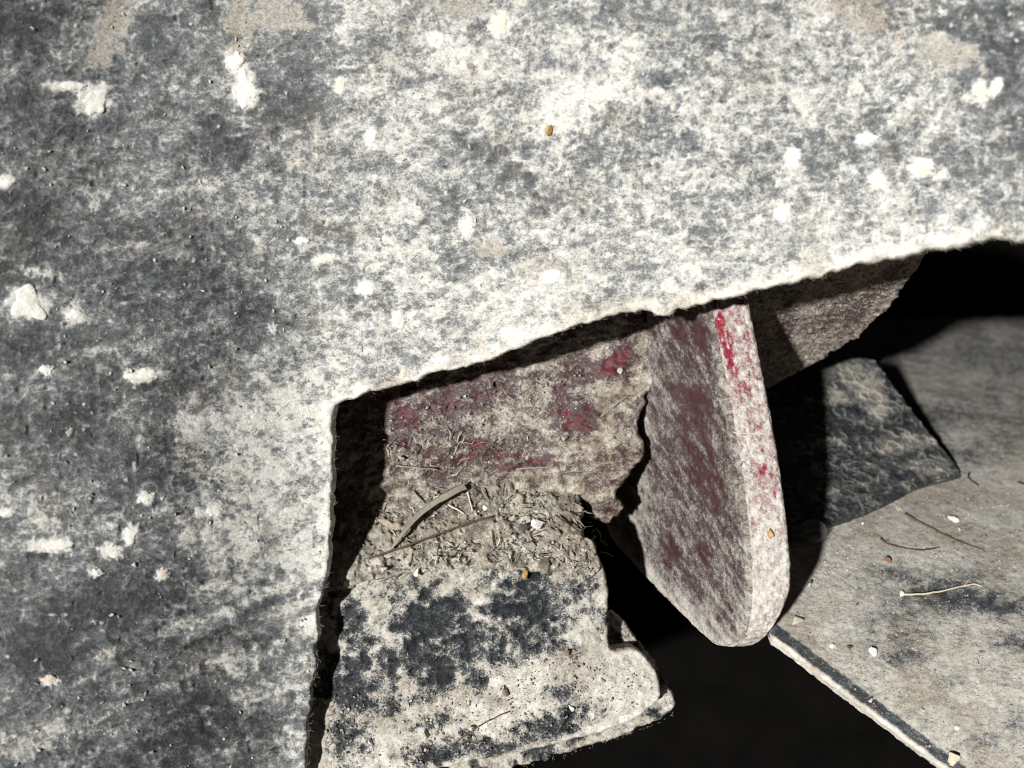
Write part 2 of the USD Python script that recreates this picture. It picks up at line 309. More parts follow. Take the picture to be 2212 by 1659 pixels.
WHITE = [(65, 655, 50, 36, 5), (160, 682, 24, 15, 10), (205, 215, 34, 44, 30), (150, 187, 52, 12, 5), (530, 195, 26, 46, -5), (508, 130, 20, 30, 0), (308, 810, 38, 18, -5), (102, 800, 17, 12, 0), (14, 392, 24, 14, -20), (110, 1178, 52, 17, -4), (240, 1188, 26, 20, 10),
         (282, 1155, 18, 26, 20), (464, 1100, 20, 18, 0), (315, 1076, 18, 16, 0), (110, 1470, 19, 12, 0), (14, 1106, 17, 11, 0), (208, 1237, 14, 10, 0), (350, 1242, 16, 14, 0),
         (790, 622, 22, 18, 0), (800, 297, 13, 22, 0), (735, 185, 12, 20, 0), (650, 520, 16, 8, 0), (1895, 388, 22, 20, 20), (1990, 362, 24, 20, 0), (1870, 300, 26, 14, -10), (1712, 345, 20, 26, 0), (2118, 200, 18, 26, -15), (2152, 188, 14, 24, 25), (1690, 460, 18, 24, 0), (1080, 55, 22, 34, 10), (940, 85, 20, 18, 0), (1190, 600, 30, 16, -10), (860, 690, 14, 22, 0), (1100, 720, 22, 16, -20), (1010, 490, 14, 26, 0), (700, 560, 30, 10, -10)]
SMEAR = [(1265, 215, 60, 36, -30, .8), (1190, 280, 50, 70, 40, .7), (1340, 140, 36, 46, 0, .6), (1400, 205, 70, 14, -12, .6), (1080, 640, 160, 70, -20, .25), (860, 560, 90, 100, 10, .3), (1650, 240, 140, 60, -20, .25), (1480, 380, 120, 40, -25, .25), (1900, 120, 60, 90, 20, .4), (2000, 250, 80, 40, 10, .4), (1750, 30, 80, 30, 0, .4), (1000, 120, 80, 50, 0, .35), (60, 1600, 130, 30, -18, .5), (220, 1545, 90, 10, -26, .45), (350, 1485, 90, 8, -22, .4), (520, 1425, 80, 18, -16, .75), (640, 1590, 40, 30, -20, .5), (380, 1345, 30, 20, 30, .55), (215, 1415, 50, 8, -18, .5), (400, 1350, 110, 8, -20, .4), (560, 1290, 90, 10, -24, .5), (480, 1260, 60, 9, -18, .35), (600, 1040, 150, 150, 0, .55), (560, 950, 190, 90, -20, .5), (640, 900, 110, 60, -15, .5), (520, 1180, 110, 40, -15, .35), (420, 1110, 60, 26, 0, .4), (85, 588, 50, 9, 8, .6), (90, 1122, 26, 30, 40, .5), (238, 1135, 34, 12, -20, .6), (330, 640, 90, 16, -10, .25), (200, 760, 90, 14, -8, .25), (60, 980, 60, 18, -5, .25), (660, 1200, 50, 60, 0, .5), (670, 1340, 24, 60, 0, .35), (340, 520, 100, 12, -8, .2), (430, 400, 80, 14, -6, .25), (280, 420, 70, 10, -8, .2), (150, 1480, 60, 8, -18, .3), (440, 1540, 90, 7, -22, .35), (600, 1500, 60, 8, -18, .35), (300, 1600, 120, 8, -18, .35), (500, 1620, 80, 7, -16, .3)]
CREAM = [(245, 50, 46, 60, 20), (225, 110, 22, 40, 30), (600, 30, 60, 40, 0), (520, 40, 30, 60, 0), (1855, 40, 60, 40, 10), (2040, 110, 90, 36, 8), (1060, 540, 30, 20, 0), (1000, 20, 60, 20, 0)]
DARK = [(1110, 365, 90, 34, 35), (1020, 310, 50, 20, 20), (330, 70, 44, 44, 0), (120, 260, 110, 60, 10), (60, 500, 90, 90, 0), (400, 620, 130, 60, -10), (180, 900, 160, 80, -8), (420, 1010, 120, 50, -10), (250, 1300, 180, 60, -15), (590, 1410, 70, 40, -10), (520, 1560, 160, 60, -10), (620, 1230, 40, 10, -5), (590, 1300, 90, 12, -18), (320, 1620, 150, 30, -15), (90, 1420, 80, 50, 0), (2120, 60, 110, 50, 0), (2170, 150, 40, 60, 0), (1430, 180, 60, 26, -20), (60, 60, 70, 80, 0), (640, 200, 60, 70, 0), (490, 300, 60, 60, 0), (560, 690, 60, 50, 0), (1530, 75, 30, 40, 0), (520, 1080, 90, 40, -10), (50, 760, 70, 50, 0)]
def flap_field(U, V, P, dist):
    q = uv3(U, V); wq = q + 22 * np.stack([F(q, .02, 3, 1) - .5, F(q, .02, 3, 2) - .5, 0 * U], -1)
    a = math.radians(-9)
    st = uv3(wq[:, 0], wq[:, 1], .74, 1.12, a)
    band = notch.query(np.stack([U, V], 1), distance_upper_bound=400)[0]; band = np.where(np.isfinite(band), band, 400)
    big = .33 + .15 * smooth(U, 250, 900) - .14 * smooth(U, 1700, 2250) * smooth(V, 700, 100) + .10 * smooth(band, 330, 20) * smooth(U, 300, 700) - .06 * smooth(V, 1200, 1550)  # left holds less dust; upper right corner has beam falloff painted in
    big += .25 * (F(q, .006, 4, 21) - .5) + .32 * (F(st, .02, 4, 22) - .5)
    worms = ridged(st, .045, 3, 31); lumps = F(st, .085, 3, 41)
    big += .30 * (worms - .62) + .35 * (lumps - .5)
    fk = .36 * flake(st, .055, 301) + .44 * flake(st, .11, 302) + .2 * flake(wq, .022, 303)
    fil = smooth(ridged(wq, .05, 2, 35), .80, .93) + .7 * smooth(ridged(st, .085, 2, 36), .82, .94)
    big += .20 * (fk - .5) + .15 * (fil - .2)
    lip = smooth(band, 46, 6) * (.55 + .9 * (F(q, .03, 3, 8) - .3)) * np.where(U < 760, smooth(V, 1560, 800) * .8, 1)
    for k, s in enumerate(DARK): big -= .19 * splat(U, V, *s, soft=.6, warp=.5, seed=50 + k)
    dots = N(q, .05, 61) ; spots = smooth(N(q, .055, 62), .86, .93) * smooth(dots, .35, .6)
    g_ = np.random.default_rng(55); sp = np.zeros(len(U))
    for k in range(330):
        x, y = g_.uniform(0, 2212), g_.uniform(0, 1650); r_ = 5 + 15 * g_.random() ** 2.5; e_ = g_.uniform(.55, 1); an = g_.uniform(-60, 40)
        if g_.random() < .25 + .75 * smooth(x, 300, 1000): sp = np.maximum(sp, g_.uniform(.45, 1) * splat(U, V, x, y, r_, r_ * e_, an, soft=.5, warp=.9, seed=2000 + k))
    pit = smooth(N(q, .05, 67), .86, .95)
    wh = .8 * sp; cr = np.zeros(len(U))
    for k, s in enumerate(WHITE): wh = np.maximum(wh, splat(U, V, *s, soft=.3, warp=.4, seed=100 + k))
    for k, s in enumerate(CREAM): cr = np.maximum(cr, splat(U, V, *s, soft=.3, warp=.6, seed=200 + k))
    sm = np.zeros(len(U))
    for k, t in enumerate(SMEAR): sm = np.maximum(sm, t[5] * splat(U, V, *t[:5], soft=.8, warp=.8, seed=260 + k))
    big += (.40 + .2 * smooth(U, 900, 600)) * sm * (.65 + .7 * fk)
    dust = np.clip(big, .02, .82); dust = np.maximum(dust, .42 + .3 * spots) * (spots > 0) + dust * (spots <= 0)
    dust = dust + lip * .4 - .25 * pit
    dust = dust * (1 - cr) + cr * np.maximum(dust, .66); dust = dust * (1 - wh) + wh * np.maximum(dust, .88)
    warm = np.clip(.45 * cr + .25 * lip + .35 * smooth(F(q, .012, 3, 71), .55, .8), 0, .7)
    disp = .00045 * (F(st, .03, 4, 91) - .5) + .00020 * np.clip(dust, 0, 1) + .00018 * (lumps - .5) + .0001 * wh - .0002 * pit + .0016 * (smooth(abs((U - 660) * .36 + (V - 1290) * .93 + 16 * np.sin(U / 60)), 26, 2) - .6 * smooth(abs((U - 660) * .36 + (V - 1322) * .93 + 16 * np.sin(U / 60)), 30, 2)) * smooth(U, 330, 520) + .0009 * np.clip(lip, 0, 1) * (F(q, .05, 4, 9) - .35)
    return dict(disp=disp, dust=dust, warm=warm)
flap = thing('front_flap', 'large dust caked dark rubber flap in front with a notch cut from its lower right', 'rubber flap')
sheet('rubber_sheet', FLAP, flap_d, .0055, 3.0, .0011, flap_field, 'dusty_rubber', flap, K=7, side_amp=.0005, seed=1)

# ------------------------------------------------------------------ red bracket: web, fin, second web
WEBRED = [(1250, 905, 34, 30, -30, .5), (1330, 775, 40, 26, -40, .35), (1300, 800, 60, 14, -35, .4), (1210, 870, 18, 60, 10, .35), (1050, 985, 60, 12, -8, .35), (1135, 1005, 70, 9, -4, .4), (1020, 960, 40, 10, -10, .3), (1175, 990, 40, 6, -15, .35), (1100, 1035, 60, 6, -5, .3), (1340, 985, 30, 18, 30, .18), (1230, 920, 14, 10, 0, .5)]
WEBPURP = [(1070, 790, 60, 26, -15, .3), (900, 900, 60, 40, 10, .26), (1000, 860, 90, 24, -15, .2), (880, 960, 60, 14, 10, .25), (1120, 850, 60, 20, -20, .16), (950, 930, 70, 16, 15, .2), (890, 1010, 50, 10, 5, .25), (960, 1030, 50, 8, 8, .25), (860, 870, 40, 26, 0, .22)]
def web_field(U, V, P, dist):
    q = uv3(U, V); st = uv3(U, V, .7, 1.2, math.radians(-12))
    wq = st + 18 * np.stack([F(q, .025, 3, 1) - .5, F(q, .025, 3, 2) - .5, 0 * U], -1)
    worms = ridged(wq, .05, 4, 33); lum = F(wq, .07, 4, 34)
    fk = .55 * flake(wq, .05, 311) + .45 * flake(st, .022, 312)
    dust = .45 + .30 * (F(st, .012, 4, 35) - .5) + .35 * (worms - .6) + .30 * (lum - .5) + .26 * (fk - .5)
    for k, (x, y, a, b, g, s) in enumerate(WEBRED): dust -= .8 * s * splat(U, V, x, y, a, b, g, soft=.5, warp=.6, seed=300 + k)
    for k, (x, y, a, b, g, s) in enumerate(WEBPURP): dust -= .50 * s * splat(U, V, x, y, a, b, g, soft=.6, warp=.6, seed=330 + k)
    crust = np.exp(-(((U - 1300) * .62 + (V - 900) * .78) / 70) ** 2) * smooth(U, 1080, 1330) + smooth(V, 930, 1060) * .8 + np.exp(-((U - 1370) / 45) ** 2) * smooth(V, 720, 900)
    crust = np.clip(crust, 0, 1.2) * smooth(U, 1440, 1385); dust += .12 * crust
    disp = .0017 * (lum - .5) + .0010 * (worms - .5) + .0004 * fk + .0012 * (F(q, .03, 4, 39) - .5) + crust * (.0012 + .0050 * (F(q, .022, 4, 37) - .35)) + .0035 * splat(U, V, 1330, 1010, 90, 80, 0, .8, .2, 7)
    warm = np.clip(.35 * crust + .5 * smooth(F(q, .02, 3, 38), .5, .75) - .1, 0, .6)
    return dict(disp=disp, dust=np.clip(dust, .03, .95), warm=warm)
br = thing('red_bracket', 'burgundy painted steel bracket with an upright fin caked in dust and dried mud', 'steel bracket')
WEB = np.array([(560, 560), (1470, 560), (1470, 700), (1470, 800), (1440, 830), (1399, 838), (1382, 880), (1372, 930), (1389, 966), (1366, 996), (1344, 1018), (1332, 1042), (1320, 1060), (1334, 1082), (1328, 1112), (1306, 1127), (1284, 1122), (1266, 1112), (1282, 1096), (1256, 1078), (1238, 1062), (1225, 1120), (1000, 1130), (560, 1130)], float)
sheet('web_plate', rough_outline(WEB, 2.4, 15, .045, 12), web_plane, .007, 2.4, .0012, web_field, 'red_paint', br, seed=2, side_amp=.0012)
def fin_field(edge_face):
    def f(U, V, P, dist):
        pr = np.stack([P[:, 0] * .5 + P[:, 1] * .3, P[:, 1] * .75 - P[:, 0] * .4, P[:, 2] * .4], -1)
        wp = P * [1.3, .75, .7]
        worms = ridged(wp, .9, 3, 41); lum = F(wp, 1.3, 4, 42); st = F(np.stack([(-U * .87 + V * .5) * .16, (U * .5 + V * .87) * .03, 0 * U], -1), 1.0, 3, 46)
        L_, C_ = U * .5 + V * .87, -U * .87 + V * .5; wv = 10 * (F(uv3(U, V), .02, 3, 314) - .5); fk = .6 * flake(np.stack([C_ * .2 + wv * .1, L_ * .028, 0 * U], -1), 1.0, 313, .48, .6) + .4 * flake(np.stack([C_ * .11, L_ * .05 + wv * .1, 0 * U + 9], -1), 1.0, 315, .48, .6)
        dust = .265 + .30 * (F(P, .16, 4, 43) - .5) + .25 * (worms - .62) + .20 * (lum - .5) + .3 * (st - .5) + .20 * fk
        low = smooth(V - (1142 + (U - 1299) * .92), -55, 6); dust += .22 * low
        dust += .12 * smooth(dist, 24, 3) + .13 * smooth(U, 1440, 1370) + .1 * smooth(V, 1150, 1380)
        for k, (x, y, a, b, g) in enumerate([(1500, 880, 30, 50, -15), (1500, 720, 50, 40, 0), (1520, 1190, 14, 16, 0), (1450, 1200, 20, 30, 0), (1520, 1020, 36, 60, -20)]): dust -= .17 * splat(U, V, x, y, a, b, g, soft=.6, warp=.5, seed=400 + k)
        return dict(disp=.00035 * (lum - .5) + .0003 * (worms - .5) + .0004 * np.clip(dust - .4, 0, 1), dust=np.clip(dust, .03, .9), warm=np.clip(.2 * smooth(F(P, .12, 3, 44), .5, .7), 0, .5))
    return f
z3 = lambda z: [((1700 + x / 1.443) * .7373, (800 + y / 1.443) * .7373) for x, y in z]
FIN = [(1398, 830), (1390, 600), (1515, 560)] + z3([(540, 130), (590, 380), (640, 640), (680, 900), (702, 1100), (716, 1300), (708, 1440), (690, 1530), (640, 1574), (590, 1580), (545, 1562), (500, 1520), (420, 1440), (300, 1318), (190, 1198), (95, 1082)]) + [(1290, 1000), (1340, 900)]
FIN = np.array(FIN, float)
# fin: broad face, then its narrow front edge and the far side, as one plate 10 mm thick
_ul = PchipInterpolator([600, 656, 784, 917, 1050, 1152, 1254, 1400], [1520, 1529, 1555, 1580, 1601, 1611, 1619, 1620])
def edge_d(U, V): return fin_d(_ul(V), V) + .0006
def build_fin():
    b = chaikin(FIN, 1); b = densify(b, 2.6); ob = b
    sheet('fin_plate', rough_outline(FIN, 2.6, 3.5, .05, 71), fin_d, .0020, 2.6, .0012, fin_field(False), 'fin_paint', br, seed=3, K=5, side_amp=.0002)
    # the worn edge strip lies on the outer rim: a solid behind the painted face, its rim a little proud
    n = surface_normal(fin_d, np.array([1580.]), np.array([917.]))[0]
    def back(U, V):                      # the plane of the face moved 3.9 mm along its normal
        X = cpos(U, V, fin_d(U, V)); return X
    U, V = ob.T; d = fin_d(U, V); X = cpos(U, V, d)
    T = .0096; K = 34
    cen = X.mean(0); rings, fl = [], []
    for k in range(K + 1):
        s = k / K; o = -.0012 - s * (T - .0012)
        inset = .0011 * (max(0, 1 - (1 - s) * 6) ** 2)
        p = X - n * .0010 + np.array([.993, 0, .12]) * (s * T * (1 - .42 * smooth(V, 1270, 1398)))[:, None]; p = p + (cen - X) / np.linalg.norm(cen - X, axis=1, keepdims=True) * inset
        q = p * 1000; lum = F(q, .9, 4, 51); st = F(q * [1.6, .16, 1.6], 1.4, 3, 52)
        out = np.gradient(X, axis=0); out /= np.linalg.norm(out, axis=1, keepdims=True) + 1e-9; out = np.cross(out, n)
        if ((X - cen) * out).sum() < 0: out = -out
        p = p + out * (.0007 * (lum - .5) + .00025 * (F(q, 2.5, 3, 53) - .5) + .0002)[:, None]
        rings.append(p)
        du = .56 + .5 * (st - .5) + .35 * (lum - .5) + .22 * (flake(q, .55, 58) - .5) - .10 * smooth(V, 980, 640) * smooth(abs(s - .35), .35, .1) + .10 * smooth(V, 1050, 1250)
        du = np.maximum(du, .38 + .2 * (lum - .5))
        for (y, h, s0, w, a) in [(690, 60, .10, .12, .9), (765, 45, .22, .12, .9), (710, 90, .72, .09, .5), (840, 20, .45, .2, .5), (925, 10, .4, .3, .4), (975, 14, .5, .12, .7), (1015, 14, .55, .14, .7), (1090, 60, .75, .03, .6)]:
            du = du - a * np.exp(-((V - y) / h) ** 2 - ((s - s0) / w) ** 2) * smooth(F(q * [1.5, .35, 1.5], 1.1, 3, 57), .35, .6)
        fl.append(du)
    nb = len(ob); faces = []
    ccw = Polygon(ob).exterior.is_ccw
    for k in range(K):
        pr = k * nb + np.arange(nb); ids = pr + nb; nx = np.roll(ids, -1); pn = np.roll(pr, -1)
        faces += ([np.stack([pr, pn, nx], 1), np.stack([pr, nx, ids], 1)] if ccw else [np.stack([pr, nx, pn], 1), np.stack([pr, ids, nx], 1)])
    poly = Polygon(ob); bt = Delaunay(ob).simplices; bt = bt[shapely.contains_xy(poly, ob[bt].mean(1))]
    a, bb, c = (ob[bt[:, k]] for k in range(3)); fp = ((bb[:, 0] - a[:, 0]) * (c[:, 1] - a[:, 1]) - (bb[:, 1] - a[:, 1]) * (c[:, 0] - a[:, 0])) < 0
    bt[fp] = bt[fp][:, ::-1]; faces.append(K * nb + bt)
    faces.append(bt[:, ::-1])
    v = np.vstack(rings); du = np.clip(np.concatenate(fl), .02, .95)
    p = put('fin_edge', v, np.vstack(faces), 'red_edge', br, dict(dust=du, warm=np.clip(.15 * F(v * 1000, .2, 3, 55), 0, .4), fp=v * 1000))
    tag(p, 'worn narrow front edge of the fin with bright red streaks through pale dust')
build_fin()
WEB2 = np.array([(1600, 520), (2080, 440), (1992, 572), (1945, 640), (1900, 692), (1832, 746), (1725, 806), (1600, 880)], float)
def web2_field(U, V, P, dist):
    lum = F(P, 1.0, 4, 61); worms = ridged(P, .7, 3, 62)
    dust = .50 + .3 * (F(P, .15, 4, 63) - .5) + .35 * (worms - .6) + .3 * (lum - .5) - .22 * splat(U, V, 1700, 690, 20, 60, 10, .6, .5, 5) - .2 * splat(U, V, 1920, 600, 60, 16, -50, .6, .5, 6) - .12 * splat(U, V, 1800, 690, 60, 30, -20, .6, .5, 8)
    return dict(disp=.0014 * (lum - .5) + .0009 * (worms - .5), dust=np.clip(dust, .03, .9), warm=.25 + 0 * U)
w2 = sheet('web_plate', rough_outline(WEB2, 3, 8, .04, 15), web2_d, .006, 3, .0012, web2_field, 'red_paint', br, seed=4, side_amp=.0008)
tag(w2, 'far web plate of the bracket, dimmer and thickly crusted')

# ------------------------------------------------------------------ lower rubber block
z2 = lambda z: [((850 + x / 1.843) * .7373, (1500 + y / 1.843) * .7373) for x, y in z]
PADOUT = [(520, 1120), (1130, 1100)] + z2([(1440, 20), (1540, 80), (1610, 150), (1665, 225), (1700, 310), (1716, 420), (1724, 560), (1730, 715), (1745, 745), (1820, 735), (1890, 745), (1945, 800), (1990, 865), (2012, 930), (2000, 1005), (1960, 1062), (1850, 1130), (1700, 1190), (1400, 1268), (1000, 1345), (700, 1420)]) + [(940, 1720), (520, 1720)]
PADOUT = np.array(PADOUT, float)
BLACK = [(1125, 1315, 60, 60, 0, .5), (1160, 1290, 80, 30, 20, .3), (920, 1330, 66, 60, -35, .42), (880, 1410, 60, 46, 0, .36), (760, 1330, 40, 70, 0, .28), (770, 1470, 60, 60, -20, .46), (960, 1440, 90, 46, -10, .42), (1190, 1330, 60, 40, 0, .22), (1200, 1570, 70, 26, -14, .45), (840, 1520, 80, 22, -20, .42), (1020, 1385, 50, 40, 0, .34), (1140, 1385, 70, 24, 0, .34), (960, 1630, 80, 26, -18, .5), (940, 1560, 40, 16, -15, .3), (1225, 1500, 45, 20, 10, .3), (1310, 1340, 14, 30, 0, .3), (750, 1600, 40, 40, 0, .3), (1080, 1620, 60, 20, -14, .35), (1060, 1420, 60, 16, 0, .3), (1240, 1275, 40, 24, 0, .2)]
def pad_field(U, V, P, dist):
    q = uv3(U, V); wq = q + 16 * np.stack([F(q, .03, 3, 1) - .5, F(q, .03, 3, 2) - .5, 0 * U], -1)
    worms = ridged(wq, .045, 3, 73); lum = F(q, .06, 4, 74)
    blk = np.zeros(len(U))
    for k, (x, y, a, b, g, s) in enumerate(BLACK): blk = np.maximum(blk, s * (1 if y < 1480 else .8) * splat(U, V, x, y, a, b, g, soft=1.0, warp=.75, seed=500 + k))
    dust = .70 + .3 * (F(q, .012, 4, 75) - .5) + .40 * (lum - .5) - 1.7 * blk + .3 * (worms - .6) * (.3 + 3.0 * blk) + .18 * (flake(wq, .04, 331) - .5) * (.4 + blk) + .11 * (flake(q, .09, 332) - .5) - .1 * smooth(V, 1300, 1240)
    dust += .2 * smooth(dist, 22, 5)
    disp = .0007 * (lum - .5) * smooth(blk, .5, .1) + .0002 * (worms - .5) * smooth(blk, .3, .05) + .0005 * np.clip(dust, 0, .8) + .0016 * (F(q, .02, 4, 76) - .5) * smooth(blk, .3, 0)
    return dict(disp=disp, dust=np.clip(np.maximum(dust, .06 + .5 * (lum - .5) + .5 * (worms - .62)), .0, .97), warm=np.clip(.35 * smooth(F(q, .013, 3, 77), .42, .7) * smooth(blk, .3, .05), 0, .5))
blk = thing('rubber_block', 'dusty layered rubber block with bare black patches at the bottom below the bracket', 'rubber block')
sheet('pad', rough_outline(PADOUT, 2.5, 6, .04, 22), pad_d, .008, 2.5, .0016, pad_field, 'bare_rubber', blk, seed=5, side_amp=.0006)
BACKP = z2([(1500, 700), (1560, 560), (1700, 520), (1800, 565), (1850, 640), (1895, 700), (1955, 800), (2020, 905), (2075, 990), (2085, 1050), (2060, 1095), (1990, 1135), (1800, 1205), (1600, 1275), (1400, 1335), (1250, 1375)]) + [(1100, 1662), (960, 1720), (700, 1740), (640, 1500)]
def backp_field(U, V, P, dist):
    lum = F(P, .9, 4, 81); dust = .62 + .5 * (lum - .5) - .35 * smooth(F(P, .3, 3, 82), .5, .7)
    return dict(disp=.0022 * (F(P, .35, 4, 83) - .5) + .0010 * (lum - .5), dust=dust, warm=np.clip(.5 * F(P, .2, 3, 84), 0, .5))
sheet('backing_plate', rough_outline(np.array(BACKP, float), 2.5, 8, .05, 27), lambda U, V: pad_d(U, V) * 0 + _heap(np.clip(V, 1380, 2200)) + .0100 + .00004 * np.maximum(1400 - V, 0), .006, 2.5, .0012, backp_field, 'bare_rubber', blk, seed=6, side_amp=.0014)

# ------------------------------------------------------------------ heap of dirt between bracket and block
HEAP = np.array([(520, 1000), (840, 985), (950, 975), (1050, 975), (1150, 980), (1232, 1000), (1252, 1060), (1254, 1082), (1262, 1100), (1252, 1122), (1262, 1150), (1288, 1186), (1302, 1222), (1290, 1242), (1200, 1238), (1100, 1230), (1000, 1226), (880, 1238), (800, 1256), (720, 1275), (520, 1290)], float)
def heap_d(U, V): return np.minimum(pad_d(U, V) - .0012, .2560) + .0075 * smooth(V + 18 * np.sin(U / 70), 1085, 1000)
def heap_field(U, V, P, dist):
    q = uv3(U, V); lum = F(q, .05, 4, 91); l2 = F(q, .022, 4, 92); worms = ridged(q, .06, 3, 93)
    dust = .54 + .45 * (lum - .5) + .25 * (worms - .6) + .2 * (l2 - .5) + .24 * (flake(q, .06, 342) - .5) - .16 * splat(U, V, 950, 1080, 120, 30, 0, .6, .5, 9)
    return dict(disp=.0022 * (l2 - .45) + .0018 * (lum - .5) + .0008 * (worms - .5) + .0008 * flake(q, .05, 341), dust=np.clip(dust, .1, .95), warm=np.clip(.45 * smooth(l2, .4, .65), 0, .5))
hp = sheet('dirt_heap', rough_outline(HEAP, 2.4, 9, .05, 31), heap_d, .006, 2.4, .0009, heap_field, 'dirt', None, seed=7, side_amp=.0012)
tag(hp, 'grey brown heap of dry dirt between the red bracket and the rubber block', 'dirt heap', kind='stuff')

# ------------------------------------------------------------------ right sheet and small flap
RS = np.array([(1671, 1381), (1700, 1402), (2045, 1664), (2520, 2025), (2700, 1950), (2700, 640), (2212, 678), (2060, 684), (1930, 689), (1760, 700), (1640, 760), (1600, 1000), (1655, 1340)], float)
RSP = np.array([(1671, 1381), (2045, 1664)], float)
def right_field(U, V, P, dist):
    S = np.stack([P[:, 0], P[:, 1] * 1.0, P[:, 2]], -1)
    st = S * [.8, 1.2, 1.2]
    lum = F(st, 1.1, 4, 101); worms = ridged(st, .8, 3, 102)
    e = ((U - 1671) * 283 - (V - 1381) * 374) / math.hypot(283, 374)          # distance from the lower left edge
    dust = .70 + .3 * (F(st, .12, 4, 103) - .5) + .22 * (lum - .5) + .14 * (worms - .6) + .16 * (flake(st, .55, 321) - .5)
    dust -= .12 * smooth(V - .1 * (U - 1950), 1000, 760) - 0  # darker towards the far top: fading of the beam put into the colour
    dust -= .62 * smooth(abs(e - 19 - 8 * (F(S, .3, 3, 104) - .5)), 14, 7) * smooth(F(S, .5, 3, 105), .12, .3)
    dust += .15 * smooth(abs(e - 2), 6, 2)
    for k, (x, y, a, b, g, s) in enumerate([(2000, 1290, 110, 30, 8, .3), (2080, 1270, 60, 40, 0, .34), (2170, 1310, 50, 24, 0, .4), (1970, 1360, 90, 50, -10, .22), (1950, 1245, 50, 20, 10, .22), (2190, 1390, 40, 20, 0, .4), (1960, 1420, 40, 16, -10, .28), (2200, 1560, 40, 20, 0, .24), (2130, 1600, 30, 14, 0, .3), (2050, 1470, 30, 14, 0, .2), (2150, 1450, 40, 20, 0, .2), (2160, 900, 160, 60, 0, .2), (2100, 980, 60, 20, 0, .3), (2000, 900, 50, 30, 0, .16), (2150, 760, 200, 50, 0, .2), (1870, 1330, 30, 14, 0, .18)]):
        dust -= s * splat(U, V, x, y, a, b, g, soft=.8, warp=.6, seed=600 + k)
    return dict(disp=.0003 * (lum - .5) + .00015 * (worms - .5) + .0005 * (F(S, .2, 3, 106) - .5), dust=np.clip(dust, .04, .95), warm=np.clip(.5 * smooth(F(S, .1, 3, 107), .4, .7), 0, .45))
rs = thing('curved_sheet', 'pale dusty rubber sheet curving up and away at the right', 'rubber sheet')
sheet('rubber_sheet', rough_outline(RS, 3.0, 2.5, .05, 42, 0), right_d, .003, 3.0, .0007, right_field, 'dusty_sheet', rs, seed=8, side_amp=.0004)
SF = np.array([(1640, 800), (1765, 779), (1800, 776), (1858, 771), (1878, 771), (1890, 776), (1905, 795), (1950, 858), (2010, 935), (2086, 1027), (2055, 1034), (2020, 1042), (1985, 1052), (1945, 1075), (1900, 1098), (1850, 1118), (1780, 1140), (1690, 1165), (1620, 1000)], float)
def small_field(U, V, P, dist):
    wp = P * [.7, 1.1, .7] + 1.2 * np.stack([F(P, .5, 3, 1), F(P, .5, 3, 2), F(P, .5, 3, 3)], -1)
    worms = np.maximum.reduce([1 - abs(2 * N(wp, .30, 112) - 1), 1 - abs(2 * N(wp, .47, 113) - 1)]); lum = F(wp, .8, 4, 114); line = smooth(worms, .86, .97)
    dust = .20 + .30 * line * smooth(F(P, .25, 4, 115), .42, .58) + .45 * (F(P * [.8, 1.3, 1], .28, 4, 116) - .5) + .3 * (lum - .5)
    for k, (x, y, a, b, g, s) in enumerate([(1835, 850, 70, 16, -14, .34), (1890, 860, 24, 40, 0, .3), (1830, 800, 60, 24, 0, .3), (1905, 890, 20, 12, 0, .3), (1785, 960, 24, 14, 0, .3), (1950, 960, 70, 20, -5, .26), (2000, 1010, 50, 20, 0, .26), (1880, 1090, 20, 10, 0, .24), (1800, 1060, 12, 30, 0, .22)]): dust += s * splat(U, V, x, y, a, b, g, soft=.6, warp=.6, seed=700 + k)
    return dict(disp=.0003 * line + .0005 * (lum - .5), dust=np.clip(dust, .02, .75), warm=.15 + 0 * U)
sf = thing('small_flap', 'small dark rubber flap with pale squiggly dust lines standing on the curved sheet', 'rubber flap')
sheet('rubber_sheet', rough_outline(SF, 2.6, 1.2, .05, 45, 1), small_d, .0028, 2.2, .0005, small_field, 'squiggle_rubber', sf, seed=9, side_amp=.0002)

# LOOSE
# ------------------------------------------------------------------ mud splashes that stick to the front flap
def flap_top(U, V): return flap_d(U, V) - .00034
def splash(cx, cy, rx, ry, ang, k, mat, h):
    g = np.random.default_rng(900 + k); n = 40; t = np.arange(n) * 2 * np.pi / n
    rad = 1 + .85 * (F(np.stack([np.cos(t) * 1.3 + k * 7.3, np.sin(t) * 1.3, 0 * t + k], -1), 1.0, 3, k) - .5) * 2 + .03 * g.uniform(-1, 1, n)
    a, b = rx * rad * np.cos(t), ry * rad * np.sin(t); c, s = math.cos(math.radians(ang)), math.sin(math.radians(ang))
    out = np.stack([cx + a * c - b * s, cy + a * s + b * c], 1)
    def fld(U, V, P, dist): return dict(disp=.00035 * (F(P, 1.1, 3, k) - .5) + h * smooth(dist, 0, .8 * min(rx, ry)) * .4)
    sheet('mud_splash', chaikin(out, 2), flap_top, .0008, 4.5, min(.0004, h), fld, mat, flap, K=2, side_amp=.0001, seed=k)
for k, s in enumerate(WHITE): splash(s[0], s[1], s[2] * .75, s[3] * .75, s[4], k, ('mud', 'mud', 'mud_cream')[k % 3 if k > 12 else 0], .0001 if min(s[2], s[3]) > 9 else .00006)
g = np.random.default_rng(77); it = []
_fp = Polygon(np.array(edge, float)).buffer(-14); P_ = g.uniform((-20, -20), (2232, 1679), (2600, 2)); P_ = P_[shapely.contains_xy(_fp, P_)][:1500]
_d = flap_d(P_[:, 0], P_[:, 1]); _c = cpos(P_[:, 0], P_[:, 1], _d - .0002); _r = (1.2 + 6.5 * g.random(len(P_)) ** 4) / FPX * _d
tag(put('dried_speck', *join([stone(c, r, 7000 + i, 0, .5) for i, (c, r) in enumerate(zip(_c, _r))]), 'grit_pale', flap, smooth=False), kind='stuff')

